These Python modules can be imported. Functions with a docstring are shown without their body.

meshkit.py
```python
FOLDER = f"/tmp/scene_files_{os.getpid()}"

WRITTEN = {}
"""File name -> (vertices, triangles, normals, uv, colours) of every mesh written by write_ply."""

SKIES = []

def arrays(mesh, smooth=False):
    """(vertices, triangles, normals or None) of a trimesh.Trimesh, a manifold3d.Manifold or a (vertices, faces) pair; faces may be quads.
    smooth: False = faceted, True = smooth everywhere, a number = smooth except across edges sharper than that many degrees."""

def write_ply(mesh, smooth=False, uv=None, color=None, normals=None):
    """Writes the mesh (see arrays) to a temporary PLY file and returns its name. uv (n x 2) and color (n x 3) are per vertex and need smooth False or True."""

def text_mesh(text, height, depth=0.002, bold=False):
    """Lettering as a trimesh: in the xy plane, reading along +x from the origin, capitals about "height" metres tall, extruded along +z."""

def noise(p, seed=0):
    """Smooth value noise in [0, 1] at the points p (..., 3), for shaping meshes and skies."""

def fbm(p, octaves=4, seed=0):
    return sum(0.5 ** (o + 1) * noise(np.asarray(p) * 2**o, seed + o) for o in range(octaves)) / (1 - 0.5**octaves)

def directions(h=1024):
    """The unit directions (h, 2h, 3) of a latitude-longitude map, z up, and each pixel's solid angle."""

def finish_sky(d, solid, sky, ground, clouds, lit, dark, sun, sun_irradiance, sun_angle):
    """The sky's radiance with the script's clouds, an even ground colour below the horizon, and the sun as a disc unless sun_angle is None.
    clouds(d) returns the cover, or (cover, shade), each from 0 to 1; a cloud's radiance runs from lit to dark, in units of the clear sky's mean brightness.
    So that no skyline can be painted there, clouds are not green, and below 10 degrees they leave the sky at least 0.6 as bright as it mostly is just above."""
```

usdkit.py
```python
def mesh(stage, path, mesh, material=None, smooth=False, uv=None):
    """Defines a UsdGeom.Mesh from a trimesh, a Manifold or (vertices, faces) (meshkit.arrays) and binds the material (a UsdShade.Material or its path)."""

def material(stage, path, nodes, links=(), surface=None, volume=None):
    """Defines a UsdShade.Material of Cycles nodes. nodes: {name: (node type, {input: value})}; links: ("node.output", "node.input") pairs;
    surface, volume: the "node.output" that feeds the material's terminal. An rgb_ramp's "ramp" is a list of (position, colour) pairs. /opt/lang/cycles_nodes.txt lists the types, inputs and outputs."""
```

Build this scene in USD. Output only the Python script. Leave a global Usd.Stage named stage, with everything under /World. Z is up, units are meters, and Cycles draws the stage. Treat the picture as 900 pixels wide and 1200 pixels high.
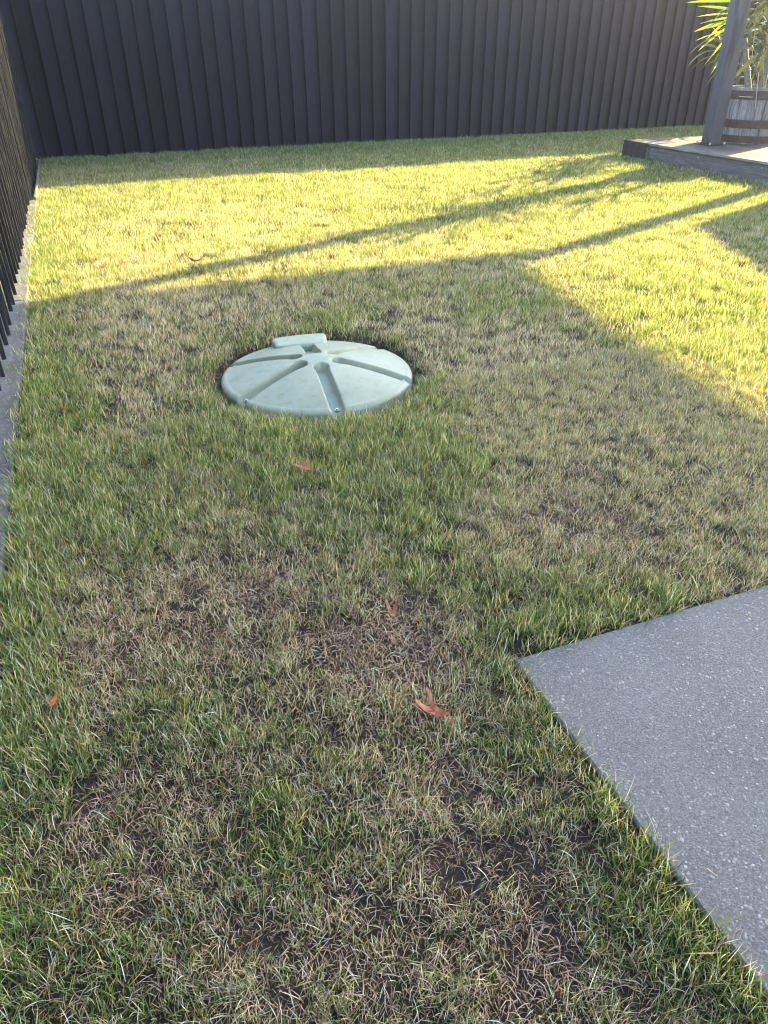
import math, os, random
import numpy as np, trimesh
from shapely.geometry import Polygon, Point
import usdkit, meshkit
from pxr import Usd, UsdGeom, UsdLux, UsdShade, Gf, Sdf, Vt

stage = Usd.Stage.CreateInMemory()
UsdGeom.SetStageUpAxis(stage, UsdGeom.Tokens.z)
UsdGeom.SetStageMetersPerUnit(stage, 1.0)
UsdGeom.Xform.Define(stage, '/World')
UsdGeom.Scope.Define(stage, '/World/Looks')

# ------------------------------------------------------------------ camera
EYE = 1.15
PITCH, YAW, ROLL = map(math.radians, (32.7137, 20.8407, -0.4001))
FPX = 851.3                                    # focal length in pixels of a 900 wide picture
EXPOSURE = 2.75
cam = UsdGeom.Camera.Define(stage, '/World/camera')
fw = np.array([math.sin(YAW) * math.cos(PITCH), math.cos(YAW) * math.cos(PITCH), -math.sin(PITCH)])
rt = np.array([math.cos(YAW), -math.sin(YAW), 0.0])
up = np.cross(rt, fw)
rt2 = math.cos(ROLL) * rt + math.sin(ROLL) * up
up2 = -math.sin(ROLL) * rt + math.cos(ROLL) * up
M4 = Gf.Matrix4d(*rt2, 0, *up2, 0, *(-fw), 0, 0, 0, EYE, 1)
cam.AddTransformOp().Set(M4)
cam.CreateHorizontalApertureAttr(24.0)
cam.CreateVerticalApertureAttr(32.0)
cam.CreateFocalLengthAttr(24.0 * FPX / 900)
cam.CreateExposureAttr(EXPOSURE)

# ------------------------------------------------------------------ sky and sun
SUN_EL = math.radians(17.6)
SUN_H = np.array([0.918, 0.396]); SUN_H /= np.linalg.norm(SUN_H)
SUN = np.array([SUN_H[0] * math.cos(SUN_EL), SUN_H[1] * math.cos(SUN_EL), math.sin(SUN_EL)])
SKY_STRENGTH, SKY_SAT, SUN_INT = 0.142, 0.88, 1.25
sky_mat = usdkit.material(stage, '/World/Looks/sky_look', {
    'sky': ('sky_texture', dict(sky_type='single_scattering', sun_disc=False, sun_elevation=SUN_EL,
                                sun_rotation=math.atan2(SUN[0], SUN[1]))),
    'hs': ('hsv', dict(hue=0.5, saturation=SKY_SAT, value=1.0, fac=1.0)),
    'bg': ('background_shader', dict(strength=SKY_STRENGTH))},
    [('sky.color', 'hs.color'), ('hs.color', 'bg.color')], surface='bg.background')
dome = UsdLux.DomeLight.Define(stage, '/World/sky')
UsdShade.MaterialBindingAPI.Apply(dome.GetPrim()).Bind(sky_mat)
dome.GetPrim().SetCustomDataByKey('kind', 'structure')
sun = UsdLux.DistantLight.Define(stage, '/World/sun')
sun.CreateIntensityAttr(SUN_INT)
sun.CreateAngleAttr(0.5)
sun.CreateNormalizeAttr(True)
sun.CreateColorAttr(Gf.Vec3f(1.0, 0.82, 0.36))
z = SUN
x = np.cross([0, 0, 1.0], z); x /= np.linalg.norm(x)
y = np.cross(z, x)
sun.AddTransformOp().Set(Gf.Matrix4d(*x, 0, *y, 0, *z, 0, 0, 0, 0, 1))

# ------------------------------------------------------------------ helpers
_taken = {}


def numbered(parent, name):
    k = (str(parent), name)
    n = _taken.get(k, -1) + 1
    _taken[k] = n
    return f'{parent}/{name}' + (f'_{n:03d}' if n else '')


def tag(prim, label=None, category=None, group=None, kind=None):
    prim = prim.GetPrim()
    for k, v in (('label', label), ('category', category), ('group', group), ('kind', kind)):
        if v:
            prim.SetCustomDataByKey(k, v)
    return prim


def thing(name, label, category, loc=(0, 0, 0), rotz=0, group=None):
    xf = UsdGeom.Xform.Define(stage, numbered('/World', name))
    xf.AddTranslateOp().Set(Gf.Vec3d(*map(float, loc)))
    xf.AddRotateZOp().Set(float(rotz))
    return tag(xf, label, category, group)


def obj(name, m, mat, parent=None, smooth=False, col=None, loc=None):
    base = str(parent.GetPath()) if parent is not None else '/World'
    g = usdkit.mesh(stage, numbered(base, name), m, mat, smooth)
    if loc is not None:
        g.AddTranslateOp().Set(Gf.Vec3d(*map(float, loc)))
    if col is not None:
        pv = UsdGeom.PrimvarsAPI(g).CreatePrimvar('col', Sdf.ValueTypeNames.Color3fArray, 'vertex')
        pv.Set(Vt.Vec3fArray.FromNumpy(np.asarray(col, np.float32)))
    return g.GetPrim()


def cbox(x0, x1, y0, y1, z0, z1, c=0.003):
    """A box with chamfered edges."""
    pts = []
    for sx, X in ((1, x0), (-1, x1)):
        for sy, Y in ((1, y0), (-1, y1)):
            for sz, Z in ((1, z0), (-1, z1)):
                pts += [(X, Y + sy * c, Z + sz * c), (X + sx * c, Y, Z + sz * c), (X + sx * c, Y + sy * c, Z)]
    return trimesh.convex.convex_hull(np.array(pts))


def cyl(r, h, loc, n=24, axis=None):
    m = trimesh.creation.cylinder(radius=r, height=h, sections=n)
    if axis is not None:
        m.apply_transform(trimesh.geometry.align_vectors([0, 0, 1], axis))
    m.apply_translation(loc)
    return m


def pix(px, py):
    v = fw * FPX + rt2 * (px - 450) - up2 * (py - 600)
    return v / np.linalg.norm(v)


def fbm2(P, scale, seed=0, octaves=4):
    P = np.asarray(P, float)
    q = np.stack([P[..., 0] * scale + 31.7, P[..., 1] * scale + 17.3, np.zeros(P.shape[:-1]) + 0.5], -1)
    return meshkit.fbm(q, octaves, seed)


MAT = '/World/Looks/'


def mat(name, nodes, links, surface='p.BSDF'):
    return usdkit.material(stage, MAT + name, nodes, links, surface=surface)


# ------------------------------------------------------------------ materials
def wood_black(name, c0, c1, c2, stretch=(9, 9, 0.9), rough=0.75, bump=0.5):
    """Rough sawn stained timber; the grain runs along the short entry of stretch."""
    return mat(name, {
        'g': ('geometry', {}), 'oi': ('object_info', {}),
        'off': ('combine_xyz', dict(x=0, y=0, z=0)),
        'mr': ('math', dict(math_type='multiply', value2=37.0)),
        'ad': ('mix', dict(mix_type='add', fac=1.0)),
        'm1': ('mapping', dict(scale=tuple(v * 6 for v in stretch))),
        'n1': ('noise_texture', dict(scale=1.0, detail=6, roughness=0.7)),
        'n2': ('noise_texture', dict(scale=2.2, detail=4, roughness=0.6)),
        'm2': ('mapping', dict(scale=tuple(v * 0.45 for v in stretch))),
        'v': ('noise_texture', dict(scale=1.4, detail=2, distortion=1.5)),
        'r': ('rgb_ramp', dict(ramp=[(0.25, c0), (0.5, c1), (0.78, c2)])),
        'kn': ('rgb_ramp', dict(ramp=[(0.0, (0.3, 0.3, 0.3)), (0.33, (0.5, 0.5, 0.5)), (0.42, (1, 1, 1)), (1, (1, 1, 1))])),
        'mx': ('mix', dict(mix_type='multiply', fac=1.0)),
        'pr': ('map_range', dict(from_min=0, from_max=1, to_min=0.78, to_max=1.28)),
        'cb': ('combine_color', {}),
        'mx2': ('mix', dict(mix_type='multiply', fac=1.0)),
        'sum': ('math', dict(math_type='multiply_add', value2=0.6)),
        'mf': ('mapping', dict(scale=(160, 160, 55))),
        'nf': ('noise_texture', dict(scale=1.0, detail=3, roughness=0.7)),
        'bh': ('math', dict(math_type='add')),
        'b': ('bump', dict(strength=bump, distance=0.006)),
        'p': ('principled_bsdf', dict(roughness=rough, specular_ior_level=0.25))},
        [('oi.random', 'mr.value1'), ('mr.value', 'off.x'), ('mr.value', 'off.z'),
         ('g.position', 'ad.color1'), ('off.vector', 'ad.color2'),
         ('ad.color', 'm1.vector'), ('m1.vector', 'n1.vector'), ('ad.color', 'n2.vector'),
         ('ad.color', 'm2.vector'), ('m2.vector', 'v.vector'), ('v.fac', 'kn.fac'),
         ('n1.fac', 'sum.value1'), ('n2.fac', 'sum.value3'), ('n1.fac', 'r.fac'),
         ('r.color', 'mx.color1'), ('kn.color', 'mx.color2'),
         ('oi.random', 'pr.value'), ('pr.result', 'cb.r'), ('pr.result', 'cb.g'), ('pr.result', 'cb.b'),
         ('mx.color', 'mx2.color1'), ('cb.color', 'mx2.color2'), ('mx2.color', 'p.base_color'),
         ('ad.color', 'mf.vector'), ('mf.vector', 'nf.vector'), ('nf.fac', 'bh.value1'), ('n1.fac', 'bh.value2'),
         ('bh.value', 'b.height'), ('b.normal', 'p.normal')])


m_fence = wood_black('charcoal_stained_palings', (0.0022, 0.0023, 0.0066), (0.0042, 0.0043, 0.011), (0.0095, 0.0093, 0.0185))
m_fence2 = wood_black('weathered_charcoal_palings', (0.006, 0.006, 0.0085), (0.011, 0.011, 0.0145), (0.055, 0.053, 0.057), bump=0.9)
m_post = wood_black('charcoal_painted_post', (0.04, 0.04, 0.05), (0.054, 0.054, 0.066), (0.07, 0.07, 0.084), rough=0.5, bump=0.12)
m_fascia = wood_black('dark_deck_fascia', (0.04, 0.037, 0.039), (0.08, 0.075, 0.078), (0.14, 0.132, 0.137), stretch=(9, 0.9, 9), bump=0.4)
m_deck = wood_black('greyed_deck_boards', (0.075, 0.066, 0.06), (0.14, 0.122, 0.108), (0.25, 0.22, 0.19), stretch=(9, 0.9, 9), bump=0.5)
m_edge = wood_black('old_timber_edging', (0.06, 0.055, 0.05), (0.12, 0.11, 0.10), (0.2, 0.19, 0.17), stretch=(9, 0.9, 9), bump=0.6)
m_stave = wood_black('grey_barrel_staves', (0.05, 0.045, 0.046), (0.18, 0.17, 0.172), (0.34, 0.33, 0.335), stretch=(14, 14, 1.6), bump=0.8)
m_hoop = mat('rusty_hoop_steel', {
    'g': ('geometry', {}), 'n': ('noise_texture', dict(scale=25, detail=5)),
    'r': ('rgb_ramp', dict(ramp=[(0.3, (0.03, 0.021, 0.02)), (0.7, (0.07, 0.045, 0.038))])),
    'p': ('principled_bsdf', dict(roughness=0.7, metallic=0.2))},
    [('g.position', 'n.vector'), ('n.fac', 'r.fac'), ('r.color', 'p.base_color')])
m_dark = mat('recess_shade_and_plate_dark', {'g': ('geometry', {}), 'n': ('noise_texture', dict(scale=18, detail=4)),
    'r': ('rgb_ramp', dict(ramp=[(0.3, (0.012, 0.012, 0.014)), (0.7, (0.03, 0.028, 0.03))])),
    'p': ('principled_bsdf', dict(roughness=0.8))}, [('g.position', 'n.vector'), ('n.fac', 'r.fac'), ('r.color', 'p.base_color')])
m_steel = mat('galvanised_steel', {'g': ('geometry', {}), 'n': ('noise_texture', dict(scale=60, detail=3)),
    'r': ('rgb_ramp', dict(ramp=[(0.3, (0.35, 0.35, 0.36)), (0.7, (0.6, 0.6, 0.62))])),
    'p': ('principled_bsdf', dict(roughness=0.4, metallic=0.9))}, [('g.position', 'n.vector'), ('n.fac', 'r.fac'), ('r.color', 'p.base_color')])

m_soil = mat('dark_topsoil', {
    'g': ('geometry', {}),
    'n1': ('noise_texture', dict(scale=3.0, detail=5, roughness=0.6)),
    'n2': ('noise_texture', dict(scale=90.0, detail=6, roughness=0.75)),
    'n3': ('noise_texture', dict(scale=260.0, detail=3, roughness=0.7)),
    'r1': ('rgb_ramp', dict(ramp=[(0.25, (0.026, 0.021, 0.021)), (0.55, (0.055, 0.043, 0.040)), (0.85, (0.10, 0.075, 0.064))])),
    'r2': ('rgb_ramp', dict(ramp=[(0.2, (0.45, 0.45, 0.45)), (0.8, (1.5, 1.45, 1.4))])),
    'mx': ('mix', dict(mix_type='multiply', fac=1.0)),
    's': ('math', dict(math_type='add')),
    'b': ('bump', dict(strength=0.9, distance=0.012)),
    'p': ('principled_bsdf', dict(roughness=0.95, specular_ior_level=0.2))},
    [('g.position', 'n1.vector'), ('g.position', 'n2.vector'), ('g.position', 'n3.vector'),
     ('n1.fac', 'r1.fac'), ('n2.fac', 'r2.fac'), ('r1.color', 'mx.color1'), ('r2.color', 'mx.color2'),
     ('mx.color', 'p.base_color'), ('n2.fac', 's.value1'), ('n3.fac', 's.value2'), ('s.value', 'b.height'), ('b.normal', 'p.normal')])

m_slab = mat('exposed_aggregate_concrete', {
    'g': ('geometry', {}),
    'v': ('voronoi_texture', dict(scale=150.0)) if False else ('noise_texture', dict(scale=230.0, detail=5, roughness=0.75)),
    'n': ('noise_texture', dict(scale=420.0, detail=4, roughness=0.7)),
    'n2': ('noise_texture', dict(scale=4.0, detail=4)),
    'r': ('rgb_ramp', dict(ramp=[(0.25, (0.06, 0.06, 0.064)), (0.5, (0.142, 0.143, 0.15)), (0.75, (0.27, 0.272, 0.28))])),
    'r2': ('rgb_ramp', dict(ramp=[(0.3, (0.86, 0.86, 0.86)), (0.7, (1.1, 1.1, 1.1))])),
    'mx': ('mix', dict(mix_type='multiply', fac=1.0)),
    's': ('math', dict(math_type='add')),
    'b': ('bump', dict(strength=0.9, distance=0.0025)),
    'p': ('principled_bsdf', dict(roughness=0.8, specular_ior_level=0.4))},
    [('g.position', 'v.vector'), ('g.position', 'n.vector'), ('g.position', 'n2.vector'),
     ('n.fac', 's.value1'), ('v.fac', 's.value2'), ('v.fac', 'r.fac'), ('r.color', 'mx.color1'), ('n2.fac', 'r2.fac'), ('r2.color', 'mx.color2'),
     ('mx.color', 'p.base_color'), ('s.value', 'b.height'), ('b.normal', 'p.normal')])
m_pebble = mat('aggregate_pebbles', {
    'at': ('attribute', dict(attribute='col')),
    'g': ('geometry', {}), 'n': ('noise_texture', dict(scale=500, detail=3)),
    'r2': ('rgb_ramp', dict(ramp=[(0.3, (0.8, 0.8, 0.8)), (0.7, (1.1, 1.1, 1.1))])), 'mx': ('mix', dict(mix_type='multiply', fac=1.0)),
    'p': ('principled_bsdf', dict(roughness=0.55))},
    [('g.position', 'n.vector'), ('n.fac', 'r2.fac'), ('at.color', 'mx.color1'), ('r2.color', 'mx.color2'), ('mx.color', 'p.base_color')])
m_kerb = mat('grey_kerb_concrete', {
    'g': ('geometry', {}),
    'n': ('noise_texture', dict(scale=60.0, detail=6, roughness=0.7)), 'n2': ('noise_texture', dict(scale=5.0, detail=5)),
    'r': ('rgb_ramp', dict(ramp=[(0.25, (0.05, 0.049, 0.05)), (0.5, (0.095, 0.092, 0.092)), (0.75, (0.15, 0.144, 0.14))])),
    'r2': ('rgb_ramp', dict(ramp=[(0.3, (0.7, 0.7, 0.7)), (0.7, (1.15, 1.15, 1.15))])),
    'mx': ('mix', dict(mix_type='multiply', fac=1.0)), 'b': ('bump', dict(strength=0.5, distance=0.004)),
    'p': ('principled_bsdf', dict(roughness=0.85))},
    [('g.position', 'n.vector'), ('g.position', 'n2.vector'), ('n.fac', 'r.fac'), ('n2.fac', 'r2.fac'),
     ('r.color', 'mx.color1'), ('r2.color', 'mx.color2'), ('mx.color', 'p.base_color'), ('n.fac', 'b.height'), ('b.normal', 'p.normal')])
m_lid = mat('pale_green_polyethylene', {
    'g': ('geometry', {}),
    'n': ('noise_texture', dict(scale=7.0, detail=5, roughness=0.6)), 'n3': ('noise_texture', dict(scale=28.0, detail=7, roughness=0.75)),
    'r': ('rgb_ramp', dict(ramp=[(0.3, (0.215, 0.252, 0.185)), (0.5, (0.25, 0.287, 0.215)), (0.75, (0.285, 0.318, 0.245))])),
    'r3': ('rgb_ramp', dict(ramp=[(0.28, (0.62, 0.56, 0.46)), (0.40, (0.93, 0.91, 0.87)), (0.5, (1, 1, 1)), (1, (1, 1, 1))])),
    'mx': ('mix', dict(mix_type='multiply', fac=1.0)), 'nb': ('noise_texture', dict(scale=300.0, detail=3)),
    'b': ('bump', dict(strength=0.12, distance=0.002)),
    'p': ('principled_bsdf', dict(roughness=0.42, specular_ior_level=0.45, subsurface_weight=0.08, subsurface_scale=0.01))},
    [('g.position', 'n.vector'), ('g.position', 'n3.vector'), ('g.position', 'nb.vector'), ('n.fac', 'r.fac'), ('n3.fac', 'r3.fac'),
     ('r.color', 'mx.color1'), ('r3.color', 'mx.color2'), ('mx.color', 'p.base_color'), ('nb.fac', 'b.height'), ('b.normal', 'p.normal')])


def leafy(name, gain, mix, rough=0.5, spec=0.35):
    """Thin leaf: the colour comes from the mesh's primvar; part of the light passes through."""
    return mat(name, {
        'at': ('attribute', dict(attribute='col')),
        'tc': ('mix', dict(mix_type='multiply', fac=1.0, color2=gain)),
        'p': ('principled_bsdf', dict(roughness=rough, specular_ior_level=spec)),
        't': ('translucent_bsdf', {}),
        'm': ('mix_closure', dict(fac=mix))},
        [('at.color', 'p.base_color'), ('at.color', 'tc.color1'), ('tc.color', 't.color'),
         ('p.BSDF', 'm.closure1'), ('t.BSDF', 'm.closure2')], surface='m.closure')


m_painted_shade = leafy('painted_shade_strap_leaves', (1.3, 1.25, 0.8), 0.2, rough=0.4)  # shaded copy of the leaf look: shade put in as weak translucency
m_grass = mat('grass_blades', {
    'at': ('attribute', dict(attribute='col')), 'th': ('attribute', dict(attribute='thru')),
    'p': ('principled_bsdf', dict(roughness=0.42, specular_ior_level=0.5)),
    't': ('translucent_bsdf', {}), 'm': ('mix_closure', dict(fac=0.45))},
    [('at.color', 'p.base_color'), ('th.color', 't.color'), ('p.BSDF', 'm.closure1'), ('t.BSDF', 'm.closure2')], surface='m.closure')
m_painted_sun = leafy('painted_sun_strap_leaves', (2.6, 2.4, 0.5), 0.45, rough=0.35)  # sunny copy of the leaf look: sunlight put in as high gain
m_dead = leafy('fallen_leaf', (1.3, 1.0, 0.9), 0.2, rough=0.5)

# ------------------------------------------------------------------ layout of the garden (metres; camera above the origin, back fence along x)
KERB_IN, FENCE_X, FENCE_Y = -0.395, -0.448, 10.80
SLAB_X, SLAB_Y = 0.686, 1.00
LID_C, LID_R = (0.770, 2.800), 0.40
DECK_X, DECK_Y, DECK_Z = 6.30, 8.12, 0.17
GREEN = [(-0.33, 1.09, 0.07, 0.82, 1.2), (-0.36, 2.28, 0.19, 1.05, 1.3), (-0.28, 3.07, 0.24, 0.91, 1.0), (-0.16, 1.89, 0.15, 0.23, 0.5), (0.55, 2.08, 0.54, 0.37, 1.3), (0.93, 1.89, 0.2, 0.48, 1.0), (1.27, 2.54, 0.21, 0.57, 0.7), (0.41, 2.37, 0.37, 0.28, 0.8), (0.98, 3.4, 0.29, 0.26, 1.0), (0.41, 3.22, 0.16, 0.45, 0.5), (0.84, 1.06, 0.16, 0.11, 1.3), (1.1, 1.07, 0.27, 0.09, 0.9), (0.74, 0.76, 0.08, 0.13, 0.9), (0.71, 0.5, 0.1, 0.18, 1.3), (0.59, 0.45, 0.11, 0.1, 0.7), (0.67, 0.32, 0.08, 0.1, 1.2), (0.12, 0.85, 0.14, 0.13, 0.8), (-0.0, 1.05, 0.15, 0.11, 0.5), (0.62, 1.45, 0.14, 0.24, 0.35), (1.94, 2.48, 0.29, 0.43, 0.6), (0.67, 1.56, 0.1, 0.26, 0.5), (0.52, 0.84, 0.07, 0.13, 0.5), (0.08, 0.74, 0.09, 0.09, 0.4), (1.92, 3.28, 0.31, 0.45, 0.4), (-0.2, 0.69, 0.13, 0.08, 0.35), (-0.33, 5.6, 0.18, 1.6, 1.0), (3.0, 3.0, 0.6, 0.8, 0.8), (2.6, 2.6, 0.4, 0.7, 0.7), (5.0, 10.4, 5.0, 0.45, 1.0), (2.5, 10.2, 2.0, 0.4, 0.6), (2.75, 2.2, 0.5, 0.6, 0.9)]
STRAW = [(0.1, 3.12, 0.4, 0.74, 0.6), (-0.07, 2.57, 0.19, 0.45, 0.6), (1.58, 1.76, 0.5, 0.8, 1.6), (1.56, 1.31, 0.26, 0.46, 1.3), (1.46, 2.11, 0.33, 0.5, 1.1), (1.49, 2.9, 0.47, 0.47, 0.7), (0.29, 3.8, 0.52, 0.43, 0.6), (0.96, 1.5, 0.2, 0.27, 0.8), (0.52, 1.72, 0.22, 0.19, 0.4), (-0.04, 1.52, 0.32, 0.21, 0.6), (2.09, 2.12, 0.41, 0.47, 0.7), (0.44, 1.02, 0.11, 0.15, 0.4), (-0.13, 1.06, 0.18, 0.15, 0.4), (0.7, 5.8, 1.3, 1.6, 0.75), (0.8, 9.0, 1.2, 0.6, 0.6)]
BARE = [(0.21, 1.46, 0.24, 0.14, 1.0), (0.43, 1.2, 0.18, 0.15, 1.1), (0.48, 1.09, 0.11, 0.16, 0.8), (-0.11, 1.38, 0.22, 0.12, 0.8), (1.1, 1.49, 0.2, 0.19, 0.9), (0.31, 1.08, 0.07, 0.15, 0.6), (0.12, 2.04, 0.16, 0.11, 0.6), (0.41, 0.42, 0.1, 0.05, 2.2), (0.43, 0.68, 0.12, 0.14, 1.0), (0.25, 0.58, 0.12, 0.12, 1.0), (-0.24, 0.94, 0.11, 0.11, 0.9), (-0.13, 0.81, 0.11, 0.11, 0.9), (0.05, 0.59, 0.1, 0.07, 0.8), (0.0, 0.88, 0.09, 0.11, 0.5), (0.12, 0.5, 0.15, 0.06, 0.8), (-0.15, 1.6, 0.13, 0.15, 0.5), (0.42, 0.55, 0.08, 0.09, 0.7), (-0.34, 1.33, 0.04, 0.08, 0.3), (0.41, 0.84, 0.08, 0.1, 0.8), (1.26, 1.38, 0.15, 0.14, 0.6), (1.73, 1.45, 0.13, 0.17, 0.5)]


def blobs(P, table):
    s = np.zeros(len(P))
    for cx, cy, rx, ry, a in table:
        s += a * np.exp(-0.9 * (((P[:, 0] - cx) / rx) ** 2 + ((P[:, 1] - cy) / ry) ** 2))
    return s


def on_lawn(P, gap=0.0):
    X, Y = P[:, 0], P[:, 1]
    ok = (X > KERB_IN + gap) & (Y < FENCE_Y - 0.05)
    ok &= ~((X > SLAB_X - gap - 0.003) & (Y < SLAB_Y + gap + 0.003))
    back = np.clip((Y - LID_C[1]) / LID_R * 0.9 + 0.55, 0, 1)
    ok &= np.hypot(X - LID_C[0], Y - LID_C[1]) > LID_R + 0.010 + 0.06 * back + gap
    ok &= ~((X > DECK_X - 0.02) & (Y < DECK_Y + 0.02) & (Y > 3.4))
    return ok


def soil_z(P):
    """Height of the bare ground: gentle unevenness, clods, a trench round the lid and a trimmed edge by the slab."""
    zz = (fbm2(P, 2.0, 3, 3) - 0.5) * 0.02 + (fbm2(P, 22, 5, 4) - 0.5) * 0.016 - 0.012
    d = np.hypot(P[:, 0] - LID_C[0], P[:, 1] - LID_C[1])
    zz -= 0.05 * np.exp(-((d - LID_R - 0.02) / 0.045) ** 2) + np.where(d < LID_R, 0.06, 0)
    dx, dy = SLAB_X - P[:, 0], P[:, 1] - SLAB_Y
    e = np.maximum(dx, dy)
    near_slab = np.exp(-(np.maximum(e, 0) / 0.05) ** 2)
    zz = zz * (1 - near_slab) + near_slab * (-0.007)
    inside = (dx < -0.004) & (dy < -0.004)
    zz = np.where(inside, -0.06, zz)
    return zz


# ------------------------------------------------------------------ ground
def axis_steps(breaks):
    out = []
    for a, b, s in breaks:
        out.append(np.arange(a, b - 1e-9, s))
    return np.concatenate(out + [[breaks[-1][1]]])


gx = axis_steps([(-60, -2, 4), (-2, -0.5, 0.25), (-0.5, 1.6, 0.011), (1.6, 4, 0.08), (4, 12, 0.25), (12, 60, 4)])
gy = axis_steps([(-60, -2, 4), (-2, 0.2, 0.2), (0.2, 1.9, 0.011), (1.9, 3.6, 0.02), (3.6, 11, 0.12), (11, 60, 4)])
GX, GY = np.meshgrid(gx, gy, indexing='ij')
GP = np.stack([GX.ravel(), GY.ravel()], 1)
gv = np.column_stack([GP, soil_z(GP)])
ni, nj = len(gx), len(gy)
ii, jj = np.meshgrid(np.arange(ni - 1), np.arange(nj - 1), indexing='ij')
a = (ii * nj + jj).ravel()
gf = np.column_stack([a, a + nj, a + nj + 1, a + 1])
tag(obj('ground', (gv, gf), m_soil, smooth=True), 'dark bare topsoil showing between the thin dry grass of the lawn', 'soil', kind='structure')

# ------------------------------------------------------------------ concrete slab with exposed aggregate
rng = np.random.default_rng(5)
slab = tag(UsdGeom.Xform.Define(stage, '/World/patio'), 'grey exposed aggregate concrete slab cutting into the lawn at lower right', 'patio', kind='structure')
obj('slab', cbox(SLAB_X, 4.2, -3.0, SLAB_Y, -0.12, 0.003, 0.004), m_slab, slab)
pv, pf, pc = [], [], []
ico = trimesh.creation.icosphere(1)
n = 0
tones = np.array([(0.205, 0.205, 0.21), (0.165, 0.165, 0.168), (0.11, 0.11, 0.112), (0.30, 0.30, 0.295), (0.12, 0.125, 0.135), (0.30, 0.28, 0.26)])
for k in range(13000):
    if k < 12000:
        px_, py_ = rng.uniform(SLAB_X + 0.006, 1.75), rng.uniform(0.05, SLAB_Y - 0.008)
    else:
        px_, py_ = rng.uniform(SLAB_X + 0.006, 3.5), rng.uniform(-1.5, SLAB_Y - 0.01)
    r = rng.choice([0.0013, 0.0019, 0.0026, 0.004], p=[0.46, 0.36, 0.155, 0.025])
    s = np.array([r * rng.uniform(0.8, 1.35), r * rng.uniform(0.7, 1.1), r * 0.16])
    ang = rng.uniform(0, 6.3)
    v = ico.vertices * s * (1 + rng.normal(0, 0.07, (len(ico.vertices), 1)))
    v = np.column_stack([v[:, 0] * math.cos(ang) - v[:, 1] * math.sin(ang), v[:, 0] * math.sin(ang) + v[:, 1] * math.cos(ang), v[:, 2]])
    pv.append(v + [px_, py_, 0.0031]); pf.append(ico.faces + n); n += len(v)
    c = tones[rng.choice(6, p=[0.42, 0.33, 0.08, 0.10, 0.01, 0.06])] * rng.uniform(0.8, 1.15)
    pc.append(np.tile(c, (len(v), 1)))
tag(obj('aggregate', (np.vstack(pv), np.vstack(pf)), m_pebble, slab, smooth=True, col=np.vstack(pc)), 'small flat stones showing in the concrete surface', kind='stuff')

# ------------------------------------------------------------------ kerb and timber edging on the left
kerb = tag(UsdGeom.Xform.Define(stage, '/World/kerb'), 'narrow grey concrete strip along the foot of the left fence', 'kerb', kind='structure')
ys = [-2.0, 0.2, 2.35, 4.35, 6.1, 6.95, 7.62]
for k in range(len(ys) - 1):
    obj('kerb_section', cbox(-0.66, KERB_IN + rng.uniform(-0.003, 0.003), ys[k] + 0.003, ys[k + 1] - 0.003, -0.15, 0.006 + rng.uniform(-0.002, 0.003), 0.006), m_kerb, kerb)
te = thing('timber_edging', 'thin timber edging board with a corner peg between the dark gap and the lawn', 'edging', (0, 0, 0))
obj('edging_board', cbox(-0.416, -0.398, 7.63, 10.42, -0.12, 0.03, 0.002), m_edge, te)
obj('peg', cbox(-0.462, -0.418, 10.36, 10.42, -0.2, 0.045, 0.003), m_edge, te)

# ------------------------------------------------------------------ fences
def paling(w, t, h, z0):
    return cbox(-w / 2, w / 2, -t / 2, t / 2, z0, h, 0.002)


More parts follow.
